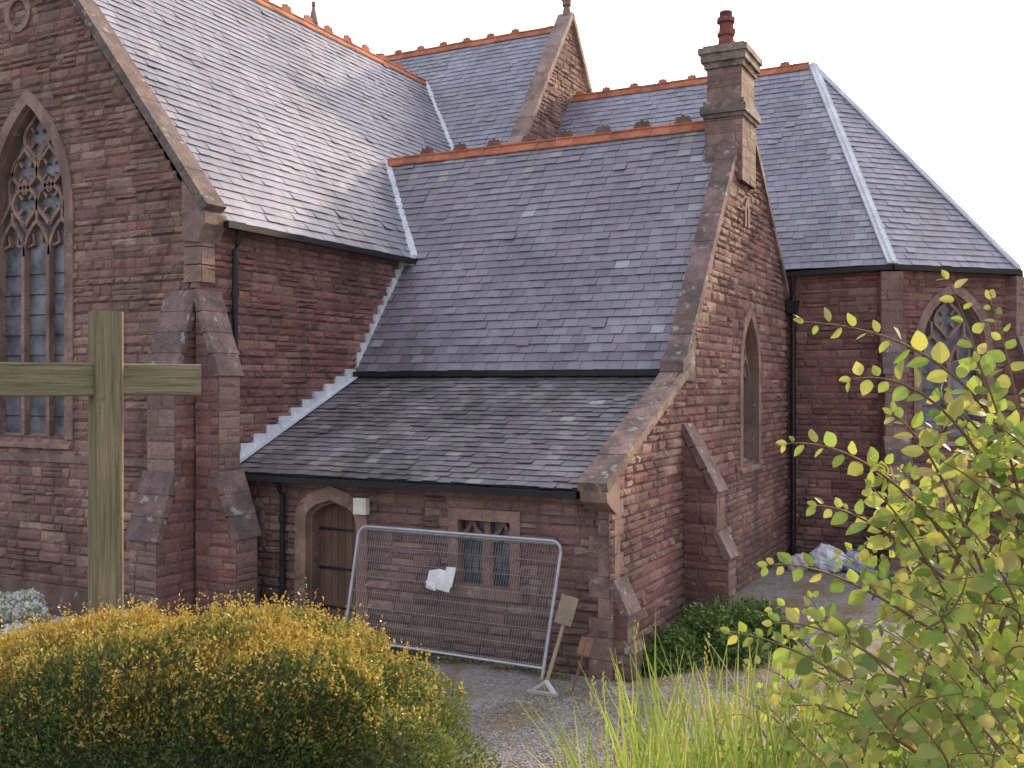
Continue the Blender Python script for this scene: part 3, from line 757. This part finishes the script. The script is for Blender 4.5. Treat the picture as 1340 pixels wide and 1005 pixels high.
np_mesh('hedge_shoots', v, fc, CC, M_leaf, hedge)
core = MB([M_wood])
m1, m2 = 40, 20
Pc = []
for j in range(m2+1):
    ph = -math.pi/2+math.pi*j/m2
    for i in range(m1):
        th = 2*math.pi*i/m1
        q1 = np.array([math.cos(ph)*math.cos(th), math.cos(ph)*math.sin(th), math.sin(ph)]); q1 = q1/((abs(q1)**HE).sum()**(1/HE))
        p1 = q1*HD*.84; p1[2] -= float(drop(p1[0])); Pc.append(tuple(p1+HC))
for j in range(m2):
    for i in range(m1):
        a = j*m1+i; b = j*m1+(i+1) % m1
        core.face([Pc[a], Pc[b], Pc[b+m1], Pc[a+m1]], (.04, .045, .02))
core.build('hedge_core', hedge)

def mound(name, centers, n, size, cA, cB, mat=M_leaf, up=.3, white=None, rot=False, asp=.6, parent=None):
    P = []
    for i in range(n):
        c, r = centers[NR.randint(len(centers))]
        u = NR.normal(size=3); u /= np.linalg.norm(u); u[2] = abs(u[2])
        P.append(np.array(c)+u*np.array(r)*NR.uniform(.55, 1.05))
    P = np.array(P); g = np.clip(NR.uniform(0, 1, (n, 1))+nz(P, 3)[:, None]*.6, 0, 1)
    cols = np.array(cA)*(1-g)+np.array(cB)*g
    if white is not None:
        w = (NR.random(n) < white); cols[w] = (.92, .92, .90)
    v, fc = quads_leaves(P, NR.uniform(.5, 1, n)*size, up, asp)
    o = np_mesh(name, v, fc, cols, mat)
    if rot: o.rotation_euler.z = YAW
    return o
mound('nettle_clump', [((-4.75, 14.6, 0), (.4, .5, .55)), ((-4.55, 15.4, 0), (.55, .6, .8)), ((-4.3, 16.2, 0), (.6, .7, .75)), ((-4.0, 15.3, 0), (.5, .5, .45)), ((-4.2, 17.3, 0), (.5, .7, .5)), ((-4.9, 14.1, 0), (.25, .3, .35)), ((-3.7, 16.4, 0), (.5, .5, .5))],
      11000, .10, (.05, .10, .02), (.17, .28, .06))
wc = []
for i in range(46):
    wx = R.uniform(-18.5, -13.6); wy = R.uniform(10.3, 11.7); wc.append(((wx, wy, R.uniform(.1, .55)*(1 if wx < -14.6 else .6)), (.28, .28, .2)))
mound('white_flowering_shrub', wc, 20000, .07, (.3, .38, .18), (.45, .5, .3), M_petal, up=1.0, white=.74, asp=1.0)
mound('weeds_at_wall_foot', [((x, 13.15+R.uniform(-.1, .12), 0), (.22, .12, R.uniform(.06, .16))) for x in np.arange(-9, -5.9, .3)], 1800, .05, (.10, .12, .03), (.28, .27, .08))
mound('bramble_undergrowth', [((.75, 3.3, 2.35), (.4, .4, .66)), ((1.15, 3.1, 2.35), (.45, .4, .85)), ((1.6, 3.3, 2.35), (.5, .4, 1.05)), ((2.0, 4.0, 2.1), (.55, .5, 1.2)), ((1.4, 4.2, 2.1), (.45, .5, .85)), ((.5, 2.9, 2.35), (.25, .3, .5)), ((2.6, 5.0, 1.6), (.6, .6, 1.3))],
      19000, .05, (.10, .16, .035), (.30, .36, .09), M_leafb, rot=True)

# ------------------------------------------------------------------ shrub in the right foreground
SHR = bpy.data.objects.new('leafy_shrub', None); bpy.context.collection.objects.link(SHR); SHR.rotation_euler.z = YAW
lf = MB([M_leafb]); st = MB([M_wood])
def leaf(p, d, nrm, L, col):
    d = d.normalized(); s = d.cross(nrm).normalized(); nn = s.cross(d)
    ts = (0, .12, .3, .5, .72, .88, 1); ws = (0, .22, .34, .36, .27, .14, 0); K = 7
    curl = R.uniform(-.1, .28); fold = R.uniform(.02, .28)
    mid = [p+d*L*t-nn*L*curl*t*t for t in ts]
    lt = [mid[i]+s*ws[i]*L*R.uniform(.9, 1.1)+nn*fold*ws[i]*L for i in range(K)]
    rt = [mid[i]-s*ws[i]*L*R.uniform(.9, 1.1)+nn*fold*ws[i]*L for i in range(K)]
    c2 = tuple(x*R.uniform(.82, 1.1) for x in col)
    for i in range(K-1):
        if i == 0: lf.face([mid[0], mid[1], lt[1]], col); lf.face([mid[0], rt[1], mid[1]], c2)
        elif i == K-2: lf.face([mid[i], mid[i+1], lt[i]], col); lf.face([mid[i], rt[i], mid[i+1]], c2)
        else: lf.face([mid[i], mid[i+1], lt[i+1], lt[i]], col); lf.face([mid[i], rt[i], rt[i+1], mid[i+1]], c2)
LCOL = [(.34, .42, .09), (.25, .35, .075), (.42, .45, .13), (.18, .27, .06), (.40, .40, .12), (.29, .41, .10), (.48, .45, .18)]
def shoot(a, b, c, r=.004, L=.045, sp=.03):
    a, b, c = V(a), V(b), V(c); pts = []
    m = b*2-(a+c)*.5
    n = max(5, int(((b-a).length+(c-b).length)/sp))
    for i in range(n+1):
        t = i/n; pts.append(a*(1-t)**2+m*2*t*(1-t)+c*t*t)
    tube(st, pts, r, (.20, .12, .07), 5, 0, r*.35)
    sgn = 1
    for i in range(1, n+1):
        D = (pts[i]-pts[i-1]).normalized(); S = D.cross(V((0, 1, 0)))
        S = (S+V((0, R.uniform(-.5, .5), R.uniform(-.2, .2)))).normalized(); t = i/n
        ld = D*R.uniform(.35, .8)+S*sgn*R.uniform(.6, 1)+V((R.uniform(-.2, .2), R.uniform(-.3, .3), R.uniform(-.3, .15)))
        nn = V((R.uniform(-.9, .9), R.uniform(-1.2, -.1), R.uniform(0, 1.1)))
        LL = L*R.uniform(.65, 1.2)*(1-.45*max(0, t-.6)/.4)
        p = pts[i]+ld.normalized()*.006
        leaf(p, ld, nn, LL, jit(R.choice(LCOL), .15)); sgn = -sgn
    leaf(pts[-1], D+V((0, 0, .2)), V((0, -.8, .6)), L*.55, jit(LCOL[2], .1))
y = 2.3
def Q(x, z, dy=0): return (x, y+dy, z)
tube(st, [Q(1.0, 2.2, .25), Q(.99, 2.9, .2), Q(.98, 3.3, .15), Q(1.0, 3.6, .1), Q(1.06, 3.9, .05), Q(1.09, 4.1)], .012, (.2, .12, .08), 7, 0, .004)
tube(st, [Q(1.0, 2.2, .3), Q(1.1, 3.0, .3), Q(1.2, 3.5, .25), Q(1.3, 3.9, .2)], .011, (.2, .12, .08), 7, 0, .004)
main = [((1.09, 3.86), (1.085, 4.17), (1.0, 4.44)), ((1.14, 4.03), (.95, 4.255), (.66, 4.34)), ((1.09, 3.96), (.92, 4.165), (.735, 4.21)),
        ((1.02, 3.82), (.83, 4.01), (.645, 4.06)), ((.99, 3.75), (.82, 3.88), (.69, 3.925)), ((.97, 3.63), (.76, 3.75), (.6, 3.775)),
        ((.93, 3.5), (.76, 3.61), (.62, 3.63)), ((1.2, 3.9), (1.17, 4.2), (1.13, 4.4)), ((.95, 3.4), (.7, 3.56), (.51, 3.62)),
        ((1.1, 3.7), (.98, 4.0), (.88, 4.13)), ((1.05, 3.6), (.9, 3.85), (.8, 3.97)), ((1.2, 3.7), (1.12, 4.05), (1.05, 4.25)),
        ((1.0, 3.3), (.8, 3.42), (.66, 3.43)), ((1.25, 3.8), (1.24, 4.15), (1.2, 4.3))]
for a, b, c in main:
    dy = R.uniform(-.12, .12)
    shoot(Q(a[0], a[1], dy*.3), Q(b[0], b[1], dy*.7), Q(c[0], c[1], dy), .0045, .047, .027)
    for k in range(2):
        t = R.uniform(.1, .5); px = a[0]+(c[0]-a[0])*t; pz = a[1]+(b[1]-a[1])*min(1, t*1.6)
        shoot(Q(px, pz, dy*.6), Q(px+R.uniform(-.08, .05), pz+R.uniform(0, .06), dy), Q(px+R.uniform(-.14, .05), pz+R.uniform(-.03, .09), dy+R.uniform(-.1, .1)), .003, .042, .03)
cnt = 0
while cnt < 450:
    pz = R.uniform(2.8, 4.12); xm = float(np.interp(pz, [2.8, 3.2, 3.42, 3.55, 3.7, 3.85, 4.0, 4.12], [.50, .60, .72, .84, .90, .94, 1.04, 1.20]))
    px = R.uniform(xm, 2.0) if R.random() < .3 else R.uniform(xm, 1.34)
    dy = R.uniform(-.25, .9); s = R.choice((-1, -1, 1)); k = 1+dy*.36
    shoot(Q(px*k, pz-.07, dy), Q((px+s*.05)*k, pz, dy+R.uniform(-.08, .08)), Q((px+s*R.uniform(.07, .15))*k, pz+R.uniform(-.02, .1), dy+R.uniform(-.15, .15)), .003, .046, .031); cnt += 1
lf.build('shrub_leaves', SHR); st.build('shrub_branches', SHR)

# tall grass
tg = MB([M_leafb])
def blade(x, y, z, h, lean, ang, w, col, seed=False):
    n = 8; prev = None; dx, dy = math.cos(ang), math.sin(ang); sx, sy = -dy, dx
    if R.random() < .6: sx, sy = 1, 0
    for i in range(n+1):
        t = i/n; px = x+dx*lean*t**2.2; py = y+dy*lean*t**2.2; pz = z+h*(t-.25*(lean/h)*t**3)
        ww = w*(1-t**2)*.5+.0006
        cur = (V((px-sx*ww, py-sy*ww, pz)), V((px+sx*ww, py+sy*ww, pz)))
        if prev: tg.face([prev[0], prev[1], cur[1], cur[0]], col)
        prev = cur
    if seed:
        for k in range(16):
            s = V((px+R.uniform(-.008, .008), py+R.uniform(-.008, .008), pz-.09+k*.007)); e = V((R.uniform(-.006, .006), R.uniform(-.006, .006), .012))
            tg.face([s, s+e*.5+V((.003, 0, 0)), s+e, s+e*.5-V((.003, 0, 0))], (.3, .27, .12))
GC = [(.22, .31, .06), (.30, .38, .09), (.42, .43, .14), (.17, .25, .05)]
for i in range(900):
    y0 = R.uniform(2.3, 4.0); px = R.triangular(670, 1200, 890); x0 = (px-670)/1330*y0
    zg = float(hgt(np.array(x0*ca-y0*sa), np.array(x0*sa+y0*ca)))
    lim = float(np.interp(px, [670, 740, 800, 860, 900, 1000, 1200], [.38, .335, .26, .215, .23, .225, .25]))
    top = 4.2-(lim+(.41-lim)*R.random()**.8)*y0
    h = max(.3, top-zg)
    blade(x0, y0, zg, h, R.uniform(.03, .38), R.uniform(0, 6.28), R.uniform(.005, .017), jit(R.choice(GC), .15), R.random() < .08)
tgo = tg.build('tall_grass'); tgo.rotation_euler.z = YAW

def short_grass(name, pts, h, cols):
    n = len(pts); d = NR.normal(size=(n, 3))*.35; d[:, 2] += 1; d *= (NR.uniform(.5, 1.2, n)*h)[:, None]
    a = NR.uniform(0, 6.28, n); w = np.stack([np.cos(a), np.sin(a), a*0], -1)*(.004+h*.02)
    v = np.stack([pts-w, pts+w, pts+d], 1).reshape(-1, 3)
    return np_mesh(name, v, np.arange(n*3).reshape(-1, 3), cols, M_leaf, None, 3)
n = 22000
f = NR.uniform(2, 9.5, n); x = NR.uniform(-4.5, 3.5, n); X = x*ca-f*sa; Y = x*sa+f*ca
g = NR.uniform(0, 1, (n, 1))
short_grass('bank_grass', np.stack([X, Y, hgt(X, Y)-.02], -1), .16, np.array([.07, .10, .03])*(1-g)+np.array([.2, .25, .07])*g)
n = 36000
f = NR.uniform(9.8, 20, n); x = NR.uniform(-3, 7, n); X = x*ca-f*sa; Y = x*sa+f*ca
Pn = np.stack([X, Y, np.zeros(n)], -1); msk = (nz(Pn, .6, 3)+.6*nz(Pn, 2.2, 5) > .12) & ((Y < 13.3) | (X > -5)) & (Y < 24.8)
X, Y = X[msk], Y[msk]; g = NR.uniform(0, 1, (len(X), 1))
short_grass('gravel_weeds', np.stack([X, Y, hgt(X, Y)], -1), .05, np.array([.16, .14, .05])*(1-g)+np.array([.40, .27, .08])*g)

# ------------------------------------------------------------------ wooden cross
cr = MB([M_oak])
def cbox(x0, x1, y0, y1, z0, z1, al):
    b = .008
    if al > .5:
        sec = [(x0+b, y0), (x1-b, y0), (x1, y0+b), (x1, y1-b), (x1-b, y1), (x0+b, y1), (x0, y1-b), (x0, y0+b)]
        Fz = Fr((0, 0, 0), (1, 0, 0), (0, 1, 0), (0, 0, 1)); prism(cr, Fz, sec, z0, z1, (.3, .3, .2), 0, 1.0)
    else:
        sec = [(y0+b, z0), (y1-b, z0), (y1, z0+b), (y1, z1-b), (y1-b, z1), (y0+b, z1), (y0, z1-b), (y0, z0+b)]
        Fx = Fr((0, 0, 0), (0, 1, 0), (0, 0, 1), (1, 0, 0)); prism(cr, Fx, sec, x0, x1, (.3, .3, .2), 0, 0.0)
cbox(-.08, .08, -.08, .08, -.3, 3.02, 1)
cbox(.078, .54, -.06, .06, 2.53, 2.72, 0)
cbox(-.62, -.078, -.06, .06, 2.53, 2.72, 0)
co = cr.build('wooden_cross'); p = c2w(-2.36, 5.9); co.location = (p.x, p.y, 1.6); co.rotation_euler.z = YAW+math.radians(36)

# ------------------------------------------------------------------ fence panel
fe = MB([M_metal])
BL, BR, TL, TR = V((-9.62, 12.98, .1)), V((-6.16, 12.98, .06)), V((-9.58, 13.36, 1.93)), V((-6.02, 13.36, 1.93))
def fp(u, v): return (BL*(1-u)+BR*u)*(1-v)+(TL*(1-u)+TR*u)*v
gc = (.5, .52, .55)
rc = .045; rv = .085
path = [fp(0, -.02), fp(0, 1-rv)]+[fp(rc-rc*math.cos(a), 1-rv+rv*math.sin(a)) for a in (.4, .8, 1.2)]+[fp(rc, 1), fp(1-rc, 1)]+[fp(1-rc+rc*math.sin(a), 1-rv+rv*math.cos(a)) for a in (.4, .8, 1.2)]+[fp(1, 1-rv), fp(1, -.02)]
tube(fe, path, .024, gc, 8)
tube(fe, [fp(0, .06), fp(1, .06)], .02, gc, 8); tube(fe, [fp(0.01, .98), fp(.99, .98)], .006, gc, 5)
k = 84
for i in range(1, k): tube(fe, [fp(i/k, .06), fp(i/k, .99)], .003, (.38, .37, .39), 4)
for z in np.linspace(.08, .97, 8): tube(fe, [fp(0, z), fp(1, z)], .003, (.38, .37, .39), 4)
fence = fe.build('metal_fence_panel')
pa = MB([M_paint])
Fp = Fr(fp(.40, .0)+V((0, -.03, 0)), (1, 0, 0), TL-BL, (0, -1, .2))
sheets = [[(.0, 1.06), (.42, 1.0), (.47, 1.30), (.20, 1.34), (.03, 1.30)], [(.28, 1.03), (.46, 1.08), (.5, 1.38), (.33, 1.38)], [(.02, 1.04), (.2, 1.0), (.18, 1.12), (.0, 1.15)]]
for i, q in enumerate(sheets):
    m_ = len(q); cx = sum(a for a, b in q)/m_; cy = sum(b for a, b in q)/m_
    for j in range(m_):
        a, b = q[j], q[(j+1) % m_]
        pa.face([Fp.p(*a, .01*i+R.uniform(0, .01)), Fp.p(*b, .01*i), Fp.p(cx, cy, .03+.012*i)], jit((.8, .8, .78), .05))
pa.build('paper_notice', fence)

sg = MB([M_wood, M_black, M_paint])
beam(sg, (-5.95, 12.62, .02), (-5.72, 13.0, 1.22), (1, 0, 0), .045, .03, (.32, .25, .17))
beam(sg, (-5.80, 12.87, .86), (-5.73, 12.985, 1.24), (1, 0, 0), .26, .02, (.32, .25, .17))
sg.build('leaning_wooden_sign')
sh = MB([M_wood, M_paint])
tube(sh, [(-5.52, 12.55, .02), (-5.42, 12.9, .75)], .018, (.16, .09, .06), 7)
beam(sh, (-5.46, 12.78, .5), (-5.42, 12.88, .72), (1, 0, 0), .18, .025, (.22, .12, .08))
sh.build('garden_spade')
ft = MB([M_paint])
for s_ in (-1, 1): beam(ft, (-5.88, 12.5, .16), (-5.88+s_*.2, 12.4, .01), (0, 1, 0), .07, .035, (.5, .49, .47))
beam(ft, (-6.1, 12.38, .03), (-5.66, 12.38, .03), (0, 1, 0), .06, .04, (.48, .47, .45))
ft.build('sign_stand_foot')

def bag(x, y, z, s, c, name):
    b = MB([M_paint]); n1, n2 = 18, 12; P = []
    for j in range(n2+1):
        ph = math.pi*j/n2
        for i in range(n1):
            th = 2*math.pi*i/n1; d = V((math.sin(ph)*math.cos(th), math.sin(ph)*math.sin(th), math.cos(ph)*.75))
            k = s*(1+.35*noise.noise(d*2.3+V((x, y, 0)))+.15*noise.noise(d*6+V((x, y, 2)))); P.append(V((x, y, z+s*.5))+d*k)
    for j in range(n2):
        for i in range(n1):
            b.face([P[j*n1+i], P[j*n1+(i+1) % n1], P[(j+1)*n1+(i+1) % n1], P[(j+1)*n1+i]], jit(c, .04))
    b.build(name)
bag(-4.1, 23.6, 0, .44, (.72, .74, .78), 'rubbish_bag'); bag(-3.45, 23.7, 0, .36, (.40, .45, .62), 'rubbish_bag'); bag(-4.7, 23.3, 0, .28, (.6, .52, .52), 'rubbish_bag')
ct = MB([M_paint]); g_ = (.03, .25, .14)
cx0, cy0 = -3.0, 21.9
for zz in (.05, .15, .25):
    for a, b in (((0, 0), (.5, 0)), ((.5, 0), (.5, .35)), ((.5, .35), (0, .35)), ((0, .35), (0, 0))):
        beam(ct, (cx0+a[0], cy0+a[1], zz), (cx0+b[0], cy0+b[1], zz), (0, 0, 1), .06, .015, g_)
for a in ((0, 0), (.5, 0), (.5, .35), (0, .35)): beam(ct, (cx0+a[0], cy0+a[1], 0), (cx0+a[0], cy0+a[1], .3), (1, 0, 0), .03, .03, g_)
beam(ct, (cx0, cy0+.175, .02), (cx0+.5, cy0+.175, .02), (0, 1, 0), .34, .015, g_)
ct.build('plastic_crate')

# ------------------------------------------------------------------ light, sky, camera
S = V((.25, .968, 0)).normalized(); EL = math.radians(24)
sd = V((S.x*math.cos(EL), S.y*math.cos(EL), math.sin(EL)))
sun = bpy.data.lights.new('sun', 'SUN'); sun.energy = 4.2; sun.angle = math.radians(2.0); sun.color = (1, .79, .52)
so = bpy.data.objects.new('sun', sun); bpy.context.collection.objects.link(so); so.rotation_euler = sd.to_track_quat('Z', 'Y').to_euler()
w = bpy.data.worlds.new('World'); bpy.context.scene.world = w; w.use_nodes = True
nt = w.node_tree; nt.nodes.clear()
ow = nt.nodes.new('ShaderNodeOutputWorld'); bg = nt.nodes.new('ShaderNodeBackground'); sk = nt.nodes.new('ShaderNodeTexSky')
sk.sky_type = 'NISHITA'; sk.sun_disc = False; sk.sun_elevation = EL; sk.sun_rotation = math.atan2(S.x, S.y)
sk.air_density = 1.0; sk.dust_density = 6.0; sk.ozone_density = 1.5; sk.altitude = 0
# thin bright overcast veil added to the clear sky
hz = mixc(nt, 1.0, sk.outputs[0], (5.3, 5.1, 5.5), 'ADD')
nt.links.new(hz, bg.inputs[0]); bg.inputs[1].default_value = .15; nt.links.new(bg.outputs[0], ow.inputs[0])
cam = bpy.data.cameras.new('camera'); cob = bpy.data.objects.new('camera', cam); bpy.context.collection.objects.link(cob)
cob.location = (0, 0, EYE); cob.rotation_euler = (math.radians(90), 0, YAW); cam.lens = 35.7; cam.sensor_width = 36; cam.clip_end = 3000; cam.clip_start = .05
sc = bpy.context.scene; sc.camera = cob
sc.view_settings.view_transform = 'Standard'; sc.view_settings.look = 'None'; sc.view_settings.exposure = 0
